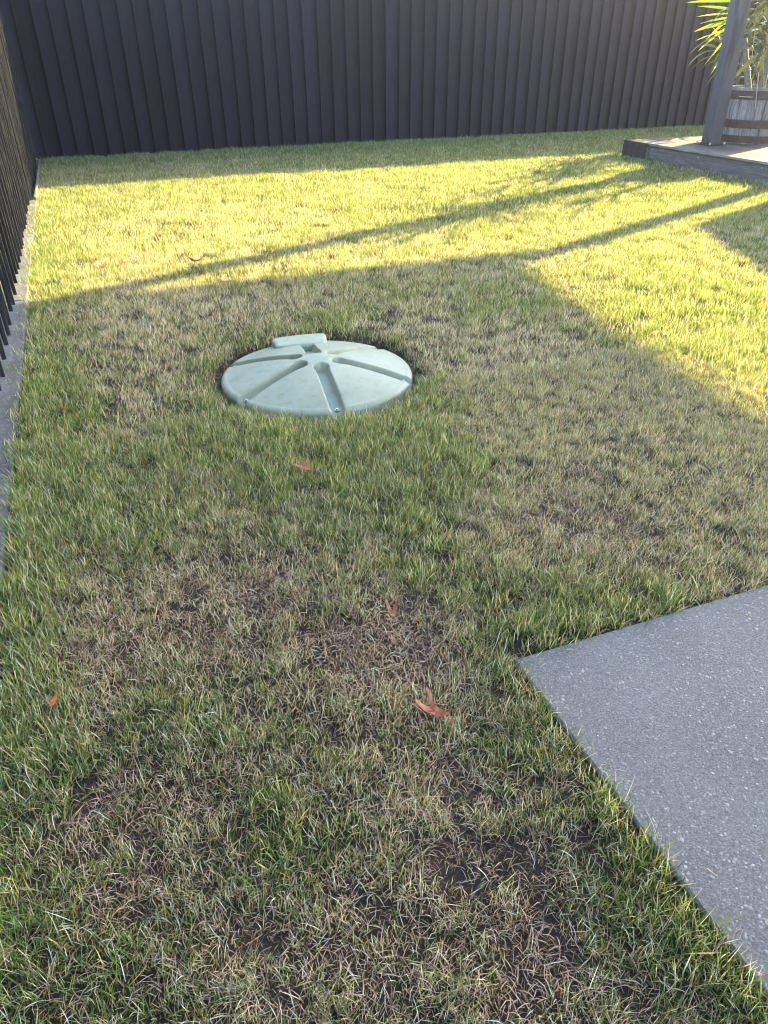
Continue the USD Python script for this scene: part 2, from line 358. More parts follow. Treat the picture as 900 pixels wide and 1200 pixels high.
rf = random.Random(11)
fb = thing('fence', 'tall charcoal paling fence across the back of the lawn', 'fence', (0, FENCE_Y, 0))
H_F = 2.0
X0, STEP = -0.50, 0.1875
for k in range(80):
    w = 0.222 + rf.uniform(-0.004, 0.004)
    m = paling(w, 0.021, H_F + rf.uniform(-0.006, 0.006), -0.08 + rf.uniform(0, 0.02))
    # each board laps over its right-hand neighbour's edge: its left edge stands proud
    m.apply_transform(trimesh.transformations.rotation_matrix(math.radians(rf.uniform(5.6, 7.2)) , [0, 0, 1]))
    m.apply_transform(trimesh.transformations.rotation_matrix(math.radians(rf.uniform(-0.25, 0.25)), [0, 1, 0]))
    m.apply_translation([X0 + (k + 0.5) * STEP + rf.uniform(-0.007, 0.007), rf.uniform(-0.002, 0.002), 0])
    obj('board', m, m_fence, fb)
for zr in (0.25, 1.0, 1.75):
    obj('rail', cbox(X0, X0 + 80 * STEP, 0.03, 0.075, zr - 0.045, zr + 0.045), m_fence, fb)
fl = thing('fence', 'charcoal paling fence running along the left side beside the concrete strip', 'fence', (FENCE_X - 0.016, 0, 0))
Y0 = -1.0
nl = int((FENCE_Y - 0.03 - Y0) / 0.18)
for k in range(nl):
    w = 0.205 + rf.uniform(-0.004, 0.004)
    zb = rf.uniform(0.022, 0.05) if Y0 + k * 0.18 < 7.5 else -0.05
    m = paling(w, 0.018, H_F + rf.uniform(-0.006, 0.006), zb)
    m.apply_transform(trimesh.transformations.rotation_matrix(math.pi / 2, [0, 0, 1]))
    m.apply_transform(trimesh.transformations.rotation_matrix(math.radians(rf.uniform(6.5, 8.5)), [0, 0, 1]))
    m.apply_transform(trimesh.transformations.rotation_matrix(math.radians(rf.uniform(-0.3, 0.3)), [1, 0, 0]))
    m.apply_translation([rf.uniform(-0.003, 0.003), Y0 + (k + 0.5) * 0.18 + rf.uniform(-0.008, 0.008), 0])
    obj('board', m, m_fence2, fl)
for zr in (0.3, 1.0, 1.75):
    obj('rail', cbox(-0.08, -0.035, Y0, FENCE_Y - 0.1, zr - 0.045, zr + 0.045), m_fence2, fl)

# ------------------------------------------------------------------ underground tank lid
lid = thing('tank_lid', 'round pale green plastic tank lid with radial grooves sunk in the lawn', 'tank lid', (LID_C[0], LID_C[1], -0.020))
NR, NT = 120, 540
rr = np.concatenate([np.linspace(0.0, 0.372, NR - 26), 0.372 + 0.028 * np.sin(np.linspace(0, math.pi / 2, 27))[1:]])
th = np.linspace(0, 2 * math.pi, NT, endpoint=False)
RR, TH = np.meshgrid(rr, th, indexing='ij')


def dome_z(r):
    return 0.083 - 0.063 * (np.clip(r, 0, 0.372) / 0.372) ** 1.8


def sst(a, b, v):
    t = np.clip((v - a) / (b - a), 0, 1)
    return t * t * (3 - 2 * t)


GROOVES = [(-95, 0.075, 0.5, 0.027), (-34, 0.08, 0.5, 0.025), (27, 0.08, 0.5, 0.025), (84, 0.07, 0.235, 0.029), (146, 0.08, 0.5, 0.025), (205, 0.075, 0.5, 0.026)]
LX, LY = RR * np.cos(TH), RR * np.sin(TH)
LZ = dome_z(RR)
LZ -= 0.0014 * sst(0.055, 0.1, RR)
roll = np.clip((RR - 0.372) / 0.028, 0, 1)
LZ -= 0.022 * (1 - np.sqrt(np.clip(1 - roll ** 2, 0, 1)))
for deg, r0, r1, hw in GROOVES:
    c, s = math.cos(math.radians(deg)), math.sin(math.radians(deg))
    along, across = LX * c + LY * s, -LX * s + LY * c
    endd = np.maximum(np.maximum(r0 + 0.012 - along, along - r1), 0)
    wide = hw * (1 + 0.22 * np.exp(-((along - r0 - 0.012) / 0.025) ** 2))
    d = np.hypot(across, endd) if r1 > 0.4 else np.maximum(np.abs(across), endd)
    LZ -= 0.031 * (1 - sst(wide * 0.62, wide * 1.12, d)) * (1 - 0.4 * sst(0.25, 0.4, along))
lv = [np.column_stack([LX.ravel(), LY.ravel(), LZ.ravel()])]
for rad, zz in ((0.401, -0.02), (0.399, -0.09)):
    lv.append(np.column_stack([rad * np.cos(th), rad * np.sin(th), np.full(NT, zz)]))
lv = np.vstack(lv)
rows = len(rr) + 2
ii, jj = np.meshgrid(np.arange(rows - 1), np.arange(NT), indexing='ij')
a, b = (ii * NT + jj).ravel(), (ii * NT + (jj + 1) % NT).ravel()
obj('dome', (lv, np.column_stack([a, a + NT, b + NT, b])), m_lid, lid, smooth=True)
# raised flat flap over the back left of the dome: a segment with rounded corners
seg = [(math.cos(t) * 0.392, math.sin(t) * 0.392) for t in np.radians(np.linspace(67, 106, 24))]
chord = [(-0.112, 0.262), (0.118, 0.225)]
poly = Polygon(seg + chord).buffer(-0.02).buffer(0.02, quad_segs=6)
layers = [(0.0, 0.0), (0.002, 0.041), (0.006, 0.048), (0.013, 0.0515), (0.022, 0.0525)]
ring = [np.array(poly.buffer(-d).exterior.coords[:-1]) for d, _ in layers]
N = 140


def resample(c):
    c = np.vstack([c, c[:1]])
    s = np.concatenate([[0], np.cumsum(np.hypot(*np.diff(c, axis=0).T))])
    k0 = np.linspace(0, s[-1], N, endpoint=False)
    return np.column_stack([np.interp(k0, s, c[:, 0]), np.interp(k0, s, c[:, 1])])


base_ring = resample(ring[0])
cen = base_ring.mean(0)
fv, ffc = [], []
for (d, zz) in layers:
    e = base_ring - cen
    L = np.linalg.norm(e, axis=1, keepdims=True)
    fv.append(np.column_stack([cen + e * (1 - d / L), np.full(N, zz)]))
fv.append(np.array([[cen[0], cen[1], 0.0529]]))
for q in range(len(layers) - 1):
    for k in range(N):
        k2 = (k + 1) % N
        ffc += [(q * N + k, q * N + k2, (q + 1) * N + k2), (q * N + k, (q + 1) * N + k2, (q + 1) * N + k)]
q = len(layers) - 1
for k in range(N):
    ffc.append((q * N + k, q * N + (k + 1) % N, len(layers) * N))
flap = trimesh.Trimesh(np.vstack(fv), np.array(ffc), process=False)
flap.fix_normals()
obj('flap', flap, m_lid, lid, smooth=35)
for deg in (-95, -34, 27, 146, 205):
    c, s = math.cos(math.radians(deg)), math.sin(math.radians(deg))
    obj('bolt', trimesh.util.concatenate([cyl(0.009, 0.004, (0.37 * c, 0.37 * s, 0.003), 16), cyl(0.0055, 0.006, (0.37 * c, 0.37 * s, 0.008), 6)]), m_steel, lid)

# ------------------------------------------------------------------ deck
deck = thing('deck', 'low timber deck with greyed boards at the far right corner of the lawn', 'deck', (DECK_X, 0, 0))
DY0, DX1 = 3.6, 4.9
bw, gap = 0.138, 0.006
k = 0
xx = -0.025
while xx < DX1:
    obj('deck_board', cbox(xx, xx + bw, DY0, DECK_Y + rf.uniform(0, 0.006), DECK_Z - 0.024, DECK_Z + rf.uniform(-0.0015, 0.0015), 0.003), m_deck, deck)
    xx += bw + gap
obj('fascia', cbox(0.0, 0.028, DY0, 7.72, -0.05, DECK_Z - 0.026, 0.003), m_fascia, deck)
obj('corner_return', cbox(-0.06, -0.035, 7.722, DECK_Y + 0.02, -0.05, DECK_Z + 0.002, 0.003), m_dark, deck)  # near-black board stands in for the shade of the open deck corner
obj('end_fascia', cbox(-0.033, DX1, DECK_Y + 0.008, DECK_Y + 0.03, -0.05, DECK_Z - 0.026, 0.003), m_fascia, deck)
obj('corner_post', cbox(-0.030, 0.05, 7.735, 7.80, -0.05, DECK_Z - 0.03, 0.003), m_edge, deck)
for yy in (7.66, 6.9, 6.0, 5.1):
    obj('screw', cyl(0.006, 0.004, (-0.0015, yy, DECK_Z - 0.06), 8, [1, 0, 0]), m_steel, deck)

# ------------------------------------------------------------------ pergola with roof (only one post stands in the picture; the roof shades the lawn)
perg = thing('pergola', 'charcoal pergola on the deck with a square post bolted to the boards', 'pergola', (0, 0, 0))
PX, PY, PXE, PYS, H_R = 6.74, 7.24, 10.04, 0.5, 2.44
for (qx, qy) in ((PX, PY), (PXE - 0.08, PY), (PX, 0.7), (PXE - 0.68, 0.7)):
    pst = obj('post', cbox(qx, qx + 0.15, qy, qy + 0.15, DECK_Z, H_R, 0.005), m_post, perg)
    obj('foot_plate', cbox(qx - 0.045, qx + 0.195, qy - 0.045, qy + 0.195, DECK_Z + 0.0025, DECK_Z + 0.011, 0.002), m_dark, perg)
    obj('foot_bracket', cbox(qx - 0.006, qx - 0.001, qy + 0.03, qy + 0.12, DECK_Z + 0.012, DECK_Z + 0.06, 0.001), m_post, perg)
    for bx, by in ((-0.028, -0.028), (0.178, -0.028), (-0.028, 0.178)):
        obj('bolt', cyl(0.012, 0.022, (qx + bx, qy + by, DECK_Z + 0.022), 6), m_steel, perg)
for yb in (PY + 0.03, 0.73):
    obj('beam', cbox(PX - 0.1, PXE + 0.02, yb, yb + 0.09, H_R + 0.001, H_R + 0.14, 0.003), m_post, perg)
for q in range(6):
    xr = PX + 0.02 + q * (PXE - PX - 0.7) / 5
    obj('rafter', cbox(xr, xr + 0.05, PYS, PY + 0.13, H_R + 0.142, H_R + 0.2, 0.002), m_post, perg)
roof_plan = Polygon([(PX - 0.12, PYS), (PXE - 0.38, PYS), (PXE - 0.16, PY - 1.2), (PXE + 0.09, PY + 0.14), (PX - 0.12, PY + 0.14)])
m = trimesh.creation.extrude_polygon(roof_plan, 0.038, engine='earcut')
m.apply_translation([0, 0, H_R + 0.202])
obj('roof', m, m_post, perg)

scr = thing('privacy_screen', 'added charcoal board screen out of view on the right, casting a shade patch on the lawn', 'screen', (8.47, 6.31, 0), 0)  # unseen blocker, added only for the shadow it throws on the lawn
sd = np.array([-0.394, -0.919])
for q in range(13):
    o = sd * 0.108 * q
    m = cbox(-0.05, 0.05, -0.01, 0.01, DECK_Z, 1.48, 0.003)
    m.apply_transform(trimesh.transformations.rotation_matrix(math.atan2(sd[1], sd[0]), [0, 0, 1]))
    m.apply_translation([o[0], o[1], 0])
    obj('screen_board', m, m_post, scr)
m = cbox(-0.05, 13 * 0.108, 0.011, 0.05, 1.2, 1.28, 0.003)
m.apply_transform(trimesh.transformations.rotation_matrix(math.atan2(sd[1], sd[0]), [0, 0, 1]))
obj('screen_rail', m, m_post, scr)

# ------------------------------------------------------------------ half barrel planter and its plant
BC = np.array([7.50, 7.42]); BR, BH = 0.385, 0.56
barrel = thing('barrel_planter', 'weathered half wine barrel with rusty hoops beside the post on the deck', 'planter', (BC[0], BC[1], DECK_Z))
prof = lambda zz: BR * (0.93 + 0.09 * math.sin(math.pi * (0.18 + 0.62 * zz / BH)))
NS = 26
for q in range(NS):
    a0, a1 = 2 * math.pi * q / NS + 0.006, 2 * math.pi * (q + 1) / NS - 0.006
    zs = np.linspace(0.002, BH, 6)
    dr = rf.uniform(-0.003, 0.003)
    V, Fq = [], []
    for zz in zs:
        r = prof(zz) + dr
        for (aa, r_) in ((a0, r - 0.004), ((a0 * 3 + a1) / 4, r), ((a0 + a1 * 3) / 4, r), (a1, r - 0.004), (a1, r - 0.028), (a0, r - 0.028)):
            V.append((r_ * math.cos(aa), r_ * math.sin(aa), zz))
    for k in range(5):
        for e in range(6):
            Fq.append((k * 6 + e, k * 6 + (e + 1) % 6, (k + 1) * 6 + (e + 1) % 6, (k + 1) * 6 + e))
    Fq += [(30, 31, 32, 33), (30, 33, 34, 35)]
    obj('stave', (np.array(V), np.array(Fq)), m_stave, barrel)
for z0, z1 in ((0.012, 0.085), (0.16, 0.245), (0.445, 0.53)):
    t = np.linspace(0, 2 * math.pi, 73)[:-1]
    V = []
    for zz, o in ((z0, 0.0035), (z0 + 0.003, 0.006), (z1 - 0.003, 0.006), (z1, 0.0035)):
        r = prof(zz) + o
        V.append(np.column_stack([r * np.cos(t), r * np.sin(t), np.full(72, zz)]))
    V = np.vstack(V)
    Fq = [(k * 72 + e, k * 72 + (e + 1) % 72, (k + 1) * 72 + (e + 1) % 72, (k + 1) * 72 + e) for k in range(3) for e in range(72)]
    obj('hoop', (V, np.array(Fq)), m_hoop, barrel, smooth=40)
obj('potting_soil', cyl(BR - 0.03, 0.06, (0, 0, BH - 0.08), 40), m_soil, barrel)

plant = thing('strappy_plant', 'strap leaved plant growing in the barrel, left leaves coloured yellow green as if sunlit', 'plant', (BC[0], BC[1], DECK_Z + BH - 0.05))
PB = np.array([BC[0], BC[1], DECK_Z + BH - 0.05])


def strap(start, direction, length, width, droop, twist=0.0, n=12, turn=0.0):
    """A long pointed leaf with a channelled midrib that arches over."""
    d = np.array(direction, float); d /= np.linalg.norm(d)
    p = np.array(start, float)
    V, C, Fq = [], [], []
    for k in range(n + 1):
        t = k / n
        side = np.cross(d, [0, 0, 1.0])
        side = side / max(np.linalg.norm(side), 1e-6)
        nrm = np.cross(side, d)
        tw = twist * t + turn
        sd_ = side * math.cos(tw) + nrm * math.sin(tw)
        w = width * (0.45 + 2.4 * t) if t < 0.23 else width * (1 - ((t - 0.23) / 0.77) ** 2.2)
        w = max(w, 0.0008) / 2
        nn = np.cross(sd_, d)
        V += [p - sd_ * w + nn * w * 0.35, p, p + sd_ * w + nn * w * 0.35]
        p = p + d * length / n
        d = d + np.array([0, 0, -droop / n * (0.4 + 1.4 * t)])
        d /= np.linalg.norm(d)
    for k in range(n):
        a = k * 3
        Fq += [(a, a + 1, a + 4, a + 3), (a + 1, a + 2, a + 5, a + 4)]
    return np.array(V), np.array(Fq)


def leaf(start, direction, length, width, droop, colour, twist=0.0, look=None, turn=0.0):
    V, Fq = strap(start, direction, length, width, droop, twist, 12, turn)
    t = np.repeat(np.linspace(0, 1, len(V) // 3), 3)[:, None]
    c = np.array(colour) * (1 - 0.25 * t) + 0.25 * t * np.array((0.2, 0.17, 0.07))
    obj('leaf', (V, Fq), look or m_painted_sun, plant, smooth=True, col=c)


def at_px(px, py, dist):
    """A point of the garden in front of the plant, in the plant's own coordinates."""
    d = pix(px, py)
    h = math.hypot(d[0], d[1])
    return np.array([0, 0, EYE]) + d * dist / h - PB


DIST = float(np.hypot(*BC))
for stem_xy, hgt, lean in (((0.0, 0.02), 0.85, (0.05, 0.06)), ((-0.1, 0.1), 0.52, (-0.12, 0.12)), ((0.12, -0.06), 0.38, (0.1, -0.1))):
    m = trimesh.creation.cylinder(radius=1, height=1, sections=14)
    prof_r = np.where(m.vertices[:, 2] > 0, 0.028, 0.04)
    v = m.vertices.copy()
    tt = v[:, 2] + 0.5
    v[:, 0] = v[:, 0] * prof_r + stem_xy[0] + lean[0] * tt
    v[:, 1] = v[:, 1] * prof_r + stem_xy[1] + lean[1] * tt
    v[:, 2] = tt * hgt
    obj('stem', (v, m.faces), m_edge, plant, smooth=50)
rl = random.Random(3)
front_plant = plant
greens = [(0.055, 0.10, 0.025), (0.07, 0.12, 0.03), (0.045, 0.085, 0.025), (0.10, 0.14, 0.03)]
painted_sun_greens = [(0.11, 0.17, 0.025), (0.14, 0.19, 0.03), (0.08, 0.14, 0.03)]  # brighter leaf colours with sunlight painted in
painted_shade_greens = [(0.06, 0.085, 0.05), (0.05, 0.075, 0.045), (0.08, 0.10, 0.06)]  # greyer leaf colours with shade painted in
for (sx, sy, sz), cnt, lmin, lmax in (((0.05, 0.08, 0.85), 36, 0.55, 0.95), ((-0.22, 0.22, 0.52), 12, 0.4, 0.7), ((0.22, -0.16, 0.38), 12, 0.4, 0.75)):
    for k in range(cnt):
        az = 2.39996 * k + rl.uniform(-0.2, 0.2)
        el = 1.25 - 1.55 * (k / cnt) + rl.uniform(-0.15, 0.15)
        leaf((sx, sy, sz + 0.08 * (1 - k / cnt)), (math.cos(az) * math.cos(el), math.sin(az) * math.cos(el), math.sin(el)),
             rl.uniform(lmin, lmax), rl.uniform(0.04, 0.06), rl.uniform(0.7, 1.9), rl.choice(painted_shade_greens), rl.uniform(-0.6, 0.6), m_painted_shade)
for (p0, p1, dd, wd, dr) in (((862, 2, 0.25), (806, 4, 0.1), 0, 0.05, 0.12), ((860, 12, 0.3), (820, 8, 0.2), 0, 0.045, 0.1),
                             ((862, 20, 0.2), (822, 28, 0.15), 0, 0.035, 0.15), ((858, 26, 0.3), (815, 38, 0.2), 0, 0.065, 0.25),
                             ((855, 30, 0.3), (819, 60, 0.25), 0, 0.03, 0.2), ((856, 40, 0.3), (826, 77, 0.25), 0, 0.03, 0.2),
                             ((864, -6, 0.2), (812, -3, 0.1), 0, 0.05, 0.12), ((857, 20, 0.35), (828, 47, 0.3), 0, 0.035, 0.2), ((856, 34, 0.2), (817, 48, 0.15), 0, 0.028, 0.2),
                             ((860, 46, 0.3), (833, 88, 0.25), 0, 0.03, 0.2), ((858, 16, 0.4), (818, 20, 0.35), 0, 0.03, 0.12),
                             ((886, 10, -0.1), (880, 72, -0.25), 0, 0.06, 0.3), ((895, 62, -0.1), (858, 102, -0.3), 0, 0.065, 0.8),
                             ((892, 58, -0.2), (893, 118, -0.3), 0, 0.06, 0.5), ((868, 8, -0.1), (905, 62, -0.2), 0, 0.06, 0.3)):
    A, B = at_px(p0[0], p0[1], DIST + p0[2]), at_px(p1[0], p1[1], DIST + p1[2])
    d = B - A
    L = np.linalg.norm(d)
    leaf(A, d / L + np.array([0, 0, dr * 0.45]), L * 1.05, wd * 0.85, dr, rl.choice(painted_sun_greens if p1[0] < 840 else painted_shade_greens), 0.3, m_painted_sun if p1[0] < 840 else m_painted_shade, 0.75)
for (p0, p1) in (((889, 85), (885, 128)), ((866, 113), (882, 114))):
    A, B = at_px(*p0, DIST - 0.42), at_px(*p1, DIST - 0.42)
    m = trimesh.creation.cylinder(radius=0.005, segment=np.array([A, B]), sections=6)
    obj('dry_stalk', m, m_dead, plant, smooth=True, col=np.tile((0.5, 0.42, 0.34), (len(m.vertices), 1)))

plant = thing('strappy_plant', 'taller leafy clump growing behind the barrel at the edge of the deck', 'plant', (8.62, 8.95, 0))
for k in range(5):
    az = 1.25 * k
    m = trimesh.creation.cylinder(radius=0.022, segment=np.array([[0, 0, -0.05], [0.25 * math.cos(az), 0.25 * math.sin(az), 0.75 + 0.14 * k]]), sections=10)
    obj('stem', m, m_edge, plant, smooth=50)
    for q in range(24):
        a2 = 2.39996 * q + k
        el = 1.2 - 1.6 * (q / 24) + rl.uniform(-0.15, 0.15)
        leaf((0.25 * math.cos(az), 0.25 * math.sin(az), 0.75 + 0.14 * k), (math.cos(a2) * math.cos(el), math.sin(a2) * math.cos(el), math.sin(el)),
             rl.uniform(0.35, 0.7), rl.uniform(0.05, 0.075), rl.uniform(0.6, 1.8), rl.choice(painted_shade_greens), rl.uniform(-0.6, 0.6), m_painted_shade)

# ------------------------------------------------------------------ fallen leaves
def oak_leaf(name, label, loc, rotz, size, lobes, curl, colour, seed):
    """A dry curled leaf: an outline of pointed lobes, subdivided and bent, with a stalk."""
    r_ = np.random.default_rng(seed)
    pts = []
    for (ang, rad) in lobes:
        pts.append((rad * math.cos(math.radians(ang)), rad * math.sin(math.radians(ang))))
    poly = Polygon(pts).buffer(0.02).buffer(-0.02)
    poly = poly if poly.geom_type == 'Polygon' else max(poly.geoms, key=lambda g: g.area)
    v2, f2 = trimesh.creation.triangulate_polygon(poly, engine='earcut')
    m = trimesh.Trimesh(np.column_stack([v2, np.zeros(len(v2))]), f2, process=True)
    for _ in range(4):
        m = m.subdivide_to_size(0.09)
        break
    v = m.vertices.copy()
    v[:, 2] = curl[0] * v[:, 0] ** 2 + curl[1] * v[:, 1] ** 2 + curl[2] * v[:, 0] * v[:, 1] + 0.05 * (meshkit.noise(v * 4 + seed) - 0.5)
    v *= size
    t = thing(name, label, 'leaf', loc, rotz, None)
    jit = 1 + 0.9 * (meshkit.noise(v / size * 5 + 9)[:, None] - 0.5) * np.array([1.0, 1.3, 1.3])
    # two thin skins, 0.4 mm apart
    vv = np.vstack([v, v - [0, 0, 0.0004]]); ff = np.vstack([m.faces, m.faces[:, ::-1] + len(v)])
    obj('blade', (vv, ff), m_dead, t, smooth=False, col=np.vstack([np.array(colour) * jit] * 2))
    s = trimesh.creation.cylinder(radius=0.0011, segment=np.array([[0, 0, 0], [-0.75, -0.18, 0.1]]) * size, sections=6)
    obj('stalk', s, m_dead, t, col=np.tile(np.array(colour) * 0.7, (len(s.vertices), 1)))


V_SHAPE = [(-90, 1.0), (-70, 0.5), (-20, 0.38), (30, 0.5), (56, 1.2), (66, 1.2), (78, 0.5), (90, 0.33), (102, 0.45), (114, 1.2), (124, 1.15), (150, 0.45), (200, 0.36), (250, 0.5)]
W_SHAPE = [(174, 1.1), (164, 1.15), (150, 0.45), (130, 0.35), (117, 0.85), (110, 1.25), (102, 1.1), (92, 0.42), (40, 0.36), (0, 0.42), (-32, 0.8), (-50, 1.3), (-60, 1.3), (-72, 0.65), (-110, 0.36), (-150, 0.45)]
S_SHAPE = [(180, 0.9), (150, 0.5), (110, 0.4), (60, 0.45), (20, 0.6), (0, 1.2), (-20, 0.6), (-70, 0.4), (-120, 0.45), (-160, 0.6)]
rust = (0.36, 0.10, 0.055)
oak_leaf('fallen_leaf', 'forked reddish brown leaf on thin dry grass above the larger red leaf', (0.482, 1.215, 0.028), -21, 0.026, V_SHAPE, (0.7, 0.6, 0.2), (0.38, 0.16, 0.085), 1)
oak_leaf('fallen_leaf', 'largest curled red leaf nearest the camera on brown grass left of the slab', (0.452, 0.910, 0.026), -21, 0.034, W_SHAPE, (0.45, 0.4, -0.3), (0.29, 0.09, 0.048), 2)
oak_leaf('fallen_leaf', 'small dark red leaf in green grass in front of the tank lid', (0.475, 1.935, 0.045), 20, 0.032, V_SHAPE, (0.4, 0.2, 0.1), (0.30, 0.09, 0.04), 3)
oak_leaf('fallen_leaf', 'tiny orange brown leaf near the left edge among straw grass', (-0.262, 1.21, 0.03), 70, 0.018, S_SHAPE, (0.3, 0.3, 0), (0.42, 0.12, 0.04), 4)
oak_leaf('fallen_leaf', 'brown leaf standing in the thin post shadow on the sunlit grass', (0.557, 4.6, 0.065), 110, 0.055, V_SHAPE, (0.7, 0.5, 0.2), (0.16, 0.07, 0.05), 5)
oak_leaf('fallen_leaf', 'orange leaf on sunlit grass close to the shadow edge behind the lid', (0.624, 4.1, 0.06), 10, 0.05, W_SHAPE, (0.4, 0.2, 0.2), (0.36, 0.10, 0.04), 6)

# ------------------------------------------------------------------ grass
PAL = dict(green=(0.046, 0.130, 0.030), fresh=(0.085, 0.19, 0.052), lime=(0.19, 0.26, 0.11), straw=(0.52, 0.405, 0.32),
           pale=(0.84, 0.765, 0.69), brown=(0.32, 0.205, 0.14), rusty=(0.34, 0.18, 0.11))
THRU = dict(green=(0.10, 0.20, 0.014), fresh=(0.22, 0.31, 0.018), lime=(0.48, 0.45, 0.03), straw=(0.66, 0.47, 0.11),
            pale=(0.90, 0.72, 0.28), brown=(0.30, 0.19, 0.11), rusty=(0.32, 0.17, 0.09))
MIX = dict(lush=(('green', .27), ('fresh', .27), ('lime', .18), ('straw', .15), ('pale', .13)),
           mid=(('green', .20), ('fresh', .22), ('lime', .20), ('straw', .19), ('pale', .16), ('brown', .03)),
           straw=(('green', .06), ('fresh', .09), ('lime', .07), ('straw', .33), ('pale', .37), ('brown', .08)),
           clipping=(('straw', .4), ('pale', .2), ('brown', .25), ('green', .15)),
           litter=(('straw', .30), ('pale', .12), ('brown', .38), ('rusty', .20)),
           thin=(('fresh', .07), ('lime', .05), ('straw', .32), ('pale', .24), ('brown', .22), ('rusty', .10)))


def tuft(rg, mix, count, radius, lmin, lmax, width, lean, curl, segs):
    V, Fq, C, T = [], [], [], []
    names = [m[0] for m in MIX[mix]]; pr = np.array([m[1] for m in MIX[mix]]); pr = pr / pr.sum()
    n = 0
    for _ in range(count):
        r = radius * math.sqrt(rg.random()); aa = rg.random() * 2 * math.pi
        p = np.array([r * math.cos(aa), r * math.sin(aa), -0.006])
        az = rg.random() * 2 * math.pi
        tilt = abs(rg.normal(0, lean)) + (1.45 if mix in ('litter', 'clipping') else 0.05)
        kind = names[rg.choice(len(names), p=pr)]
        L = rg.uniform(lmin, lmax) * (0.8 if kind in ('brown', 'rusty') else 1)
        cv = rg.normal(curl, curl * 0.5)
        tone = rg.choice([0.4, 0.65, 0.95, 1.2, 1.5]) * rg.uniform(0.9, 1.1)
        thru = np.minimum(np.array(THRU[kind]) * tone, 0.9)
        col = np.minimum(np.array(PAL[kind]) * tone, 0.86) * np.array([rg.uniform(0.9, 1.1), 1, rg.uniform(0.85, 1.15)])
        basec = np.array((0.24, 0.19, 0.13)) * rg.uniform(0.5, 1)
        if rg.random() < 0.07:
            L *= 1.45; tilt += 0.25
        w = width * rg.uniform(0.65, 1.4) * (0.8 if kind in ('straw', 'pale', 'brown', 'rusty') else 1)
        sa = az + math.pi / 2 + rg.normal(0, 0.5)
        side = np.array([math.cos(sa), math.sin(sa), 0])
        swirl = rg.normal(0, 0.5)
        for k in range(segs + 1):
            t = k / segs
            ww = w / 2 * (1 - t ** 1.6) * (0.75 + 0.5 * min(t * 3, 1) * 0.5)
            c = col * (0.9 + 0.2 * t) if t > 0.25 else col * 0.6 + basec * 0.4
            if k < segs:
                V += [p - side * ww, p + side * ww]; C += [c, c]; T += [thru, thru]
                if k:
                    Fq += [(n - 2, n - 1, n + 1), (n - 2, n + 1, n)]
                n += 2
            else:
                V.append(p); C.append(c); T.append(thru)
                Fq.append((n - 2, n - 1, n)); n += 1
            d = np.array([math.cos(az + swirl * t) * math.sin(tilt), math.sin(az + swirl * t) * math.sin(tilt), math.cos(tilt)])
            p = p + d * L / segs
            if p[2] < 0.002:
                p[2] = 0.002
            tilt = min(tilt + cv / segs, 1.9)
    return np.array(V), np.array(Fq), np.array(C), np.array(T)


grass = UsdGeom.PointInstancer.Define(stage, '/World/grass')
tag(grass, 'patchy lawn of green, yellow and straw coloured grass blades', 'grass', kind='stuff')
protos, index = [], {}
rg = np.random.default_rng(21)
SPEC = {  # count, radius, length range, blade width, lean, curl, segments, variants
    ('lush', 0): (22, 0.026, 0.026, 0.054, 0.0022, 0.45, 0.5, 4, 9),
    ('mid', 0): (22, 0.026, 0.020, 0.046, 0.0019, 0.48, 0.5, 4, 9),
    ('straw', 0): (22, 0.026, 0.018, 0.040, 0.0018, 0.46, 0.5, 4, 9),
    ('thin', 0): (18, 0.03, 0.012, 0.034, 0.0016, 0.65, 0.9, 4, 9),
    ('litter', 0): (12, 0.04, 0.012, 0.038, 0.0017, 0.12, 0.25, 3, 8),
    ('clipping', 0): (1, 0.004, 0.012, 0.030, 0.0015, 0.05, 0.15, 3, 10),
    ('lush', 1): (38, 0.055, 0.028, 0.056, 0.0026, 0.42, 0.6, 3, 6),
    ('mid', 1): (38, 0.055, 0.024, 0.050, 0.0024, 0.42, 0.6, 3, 6),
    ('straw', 1): (36, 0.055, 0.024, 0.050, 0.0024, 0.40, 0.8, 3, 6),
    ('thin', 1): (26, 0.055, 0.016, 0.040, 0.0020, 0.6, 1.2, 3, 5),
    ('lush', 2): (62, 0.10, 0.034, 0.066, 0.0042, 0.36, 0.6, 2, 6),
    ('mid', 2): (62, 0.10, 0.030, 0.060, 0.0042, 0.36, 0.6, 2, 6),
    ('straw', 2): (62, 0.10, 0.028, 0.056, 0.0040, 0.36, 0.6, 2, 6),
    ('thin', 2): (40, 0.10, 0.02, 0.045, 0.0036, 0.5, 0.9, 2, 4)}
UsdGeom.Scope.Define(stage, '/World/grass/tufts')
for key, (cnt, rad, l0, l1, wd, ln, cu, sg, nv) in SPEC.items():
    index[key] = []
    for _ in range(nv):
        V, Fq, C, T = tuft(rg, key[0], cnt, rad, l0, l1, wd, ln, cu, sg)
        path = numbered('/World/grass/tufts', 'tuft')
        g = usdkit.mesh(stage, path, (V, Fq), m_grass, True)
        UsdGeom.PrimvarsAPI(g).CreatePrimvar('col', Sdf.ValueTypeNames.Color3fArray, 'vertex').Set(Vt.Vec3fArray.FromNumpy(C.astype(np.float32)))
        UsdGeom.PrimvarsAPI(g).CreatePrimvar('thru', Sdf.ValueTypeNames.Color3fArray, 'vertex').Set(Vt.Vec3fArray.FromNumpy(T.astype(np.float32)))
        index[key].append(len(protos)); protos.append(path)
grass.CreatePrototypesRel().SetTargets([Sdf.Path(p) for p in protos])


def visible(P, margin):
    """Only where the lens, or a lens a step beside it, can see."""
    return (P[:, 0] < 1.22 * P[:, 1] + 0.55 + margin) & (P[:, 0] < 10.6)


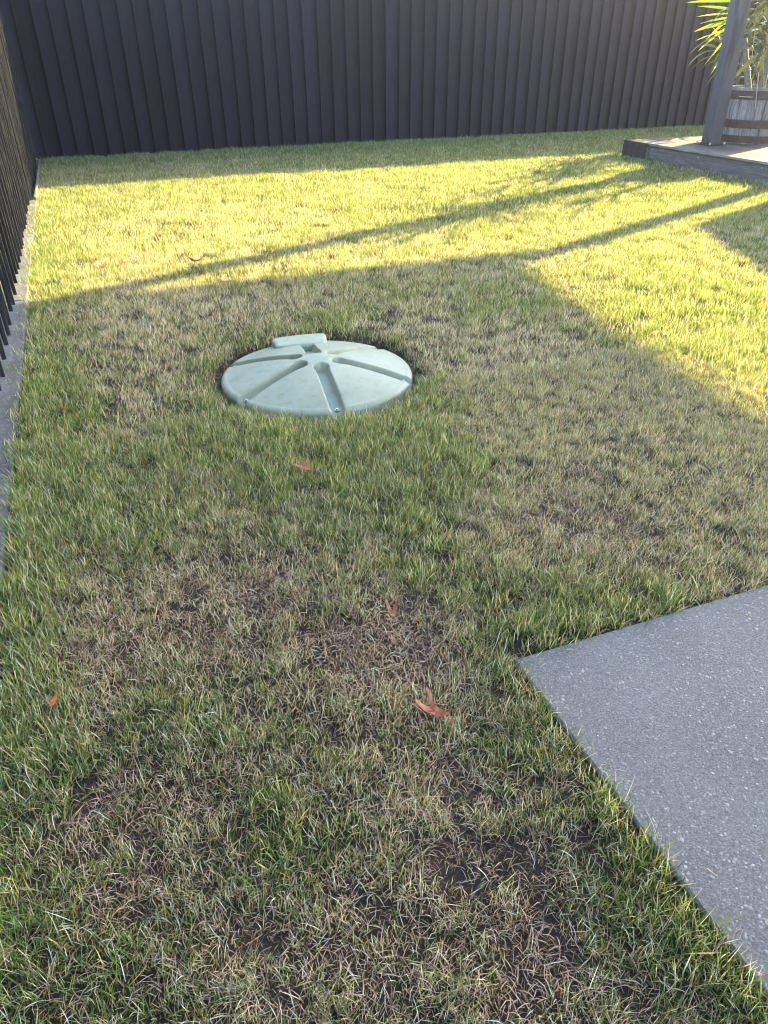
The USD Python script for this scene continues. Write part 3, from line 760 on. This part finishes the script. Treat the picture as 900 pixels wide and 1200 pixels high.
ZONES = [(0, -0.1, 2.55, 3000), (1, 2.45, 5.4, 800), (2, 5.2, FENCE_Y - 0.03, 280)]
pos, idx, rot, scl = [], [], [], []
for zone, y0, y1, dens in ZONES:
    xmax = min(1.22 * y1 + 0.8, 10.6)
    n = int((xmax - KERB_IN) * (y1 - y0) * dens)
    P = np.column_stack([rg.uniform(KERB_IN, xmax, n), rg.uniform(y0, y1, n)])
    P = P[on_lawn(P, (0.002, 0.004, 0.006)[zone]) & visible(P, 0.25)]
    g_, s_, b_ = blobs(P, GREEN), blobs(P, STRAW), blobs(P, BARE)
    n1, n2, n3 = fbm2(P, 1.6, 1) - 0.5, fbm2(P, 9, 2) - 0.5, fbm2(P, 24, 7, 3) - 0.5
    d_lid = np.hypot(P[:, 0] - LID_C[0], P[:, 1] - LID_C[1]) - LID_R
    g_ = g_ + 0.9 * np.exp(-(d_lid / 0.09) ** 2)
    fine = (0.9, 0.8, 0.6)[zone]
    health = 0.16 + 0.66 * g_ - 0.6 * s_ - 0.5 * b_ + 1.0 * n1 + fine * 2.2 * n2 + fine * 2.0 * n3
    health += rg.normal(0, 0.22, len(P)) + 0.36 * np.clip((P[:, 1] - 3.7) / 1.2, 0, 1)
    bare = b_ * 0.62 - 0.5 * g_ - 1.6 * n2 - 3.2 * n3 * (1 if zone == 0 else 0.3)
    cls = np.where(health > 0.62, 0, np.where(health > 0.22, 1, 2))
    cls = np.where((bare > 0.55) & (cls > 0) & (P[:, 1] < 3.6), 3, cls)
    keep = rg.random(len(P)) < np.where(cls == 3, np.clip(1.1 - 0.5 * bare, 0.08, 1.0), np.clip(1.0 - 0.35 * np.clip(bare, 0, 1), 0.3, 1))
    P, cls, b_, health = P[keep], cls[keep], b_[keep], health[keep]
    edge = np.minimum(np.abs(P[:, 0] - KERB_IN), 0.04 + np.minimum(np.abs(P[:, 0] - SLAB_X) + (P[:, 1] > SLAB_Y + 0.05), np.abs(P[:, 1] - SLAB_Y) + (P[:, 0] < SLAB_X - 0.05)))
    size = (0.9, 0.86, 0.8)[zone] * (1 + 0.25 * rg.normal(0, 0.5, len(P))).clip(0.65, 1.5) * (1 + 0.12 * np.exp(-(edge / 0.07) ** 2))
    dl = np.hypot(P[:, 0] - LID_C[0], P[:, 1] - LID_C[1]) - LID_R
    size *= 1 + 0.2 * np.exp(-(dl / 0.1) ** 2)
    zz = soil_z(P)
    names = ('lush', 'mid', 'straw', 'thin')
    for k in range(len(P)):
        v = index[(names[cls[k]], zone)]
        pos.append((P[k, 0], P[k, 1], zz[k])); idx.append(v[rg.integers(len(v))])
        a_ = rg.uniform(0, math.pi); rot.append((math.cos(a_), 0, 0, math.sin(a_)))
        scl.append((size[k], size[k], size[k] * rg.uniform(0.85, 1.15)))
P = np.column_stack([rg.uniform(KERB_IN, 3.6, 16000), rg.uniform(0, 2.7, 16000)])
P = P[on_lawn(P, 0.01) & visible(P, 0.2)]
P = P[rg.random(len(P)) < np.clip(0.3 + 0.45 * blobs(P, BARE) + 1.5 * (fbm2(P, 12, 41) - 0.5), 0.1, 1)]
zz = soil_z(P)
for k in range(len(P)):
    v = index[('litter', 0)]
    pos.append((P[k, 0], P[k, 1], zz[k] + 0.007)); idx.append(v[rg.integers(len(v))])
    a_ = rg.uniform(0, math.pi); rot.append((math.cos(a_), 0, 0, math.sin(a_)))
    scl.append((1, 1, 1))
loose = [(rg.uniform(-0.445, KERB_IN), rg.uniform(0.9, 7.5), 0.018) for _ in range(260)]
loose += [(SLAB_X + abs(rg.normal(0, 0.05)) + 0.004, rg.uniform(0.1, SLAB_Y), 0.004) for _ in range(22)]
loose += [(rg.uniform(SLAB_X, 1.8), SLAB_Y - abs(rg.normal(0, 0.04)) - 0.004, 0.004) for _ in range(22)]
for _ in range(26):
    q_, t_ = LID_R * 0.93 * math.sqrt(rg.random()), rg.random() * 6.28
    loose.append((LID_C[0] + q_ * math.cos(t_), LID_C[1] + q_ * math.sin(t_), float(dome_z(np.array(q_))) - 0.004))
for _ in range(420):                                # bits of dead grass in the trench round the lid
    q_, t_ = LID_R + rg.uniform(0.008, 0.085), rg.uniform(-0.7, 3.9)
    p_ = np.array([[LID_C[0] + q_ * math.cos(t_), LID_C[1] + q_ * math.sin(t_)]])
    v = index[('litter' if rg.random() < 0.55 else 'thin', 0)]
    pos.append((p_[0, 0], p_[0, 1], float(soil_z(p_)[0]) + 0.005)); idx.append(v[rg.integers(len(v))])
    a_ = rg.uniform(0, math.pi); rot.append((math.cos(a_), 0, 0, math.sin(a_))); scl.append((0.8, 0.8, 0.9))
for (a0_, b0_, c0_) in loose:
    v = index[('clipping', 0)]
    pos.append((a0_, b0_, c0_ + 0.006)); idx.append(v[rg.integers(len(v))])
    a_ = rg.uniform(0, math.pi); rot.append((math.cos(a_), 0, 0, math.sin(a_)))
    scl.append((1, 1, 1))
grass.CreatePositionsAttr(Vt.Vec3fArray.FromNumpy(np.array(pos, np.float32)))
grass.CreateProtoIndicesAttr(Vt.IntArray.FromNumpy(np.array(idx, np.int32)))
grass.CreateOrientationsAttr(Vt.QuathArray([Gf.Quath(*map(float, q)) for q in rot]))
grass.CreateScalesAttr(Vt.Vec3fArray.FromNumpy(np.array(scl, np.float32)))
print('grass tufts', len(pos))

if os.environ.get('HAZE', '1') == '1':
    hz = usdkit.material(stage, MAT + 'added_glare_haze', {'v': ('principled_volume', dict(color=(0.97, 0.9, 0.95), density=0.0012, anisotropy=0.9))}, [], volume='v.volume')  # volume added to imitate veiling lens glare at upper right
    tag(obj('haze', trimesh.creation.box(bounds=[(-63, -63, -1.6), (63, 63, 3.2)]), hz), 'thin haze added to stand in for lens glare toward the low sun', 'haze', kind='stuff')
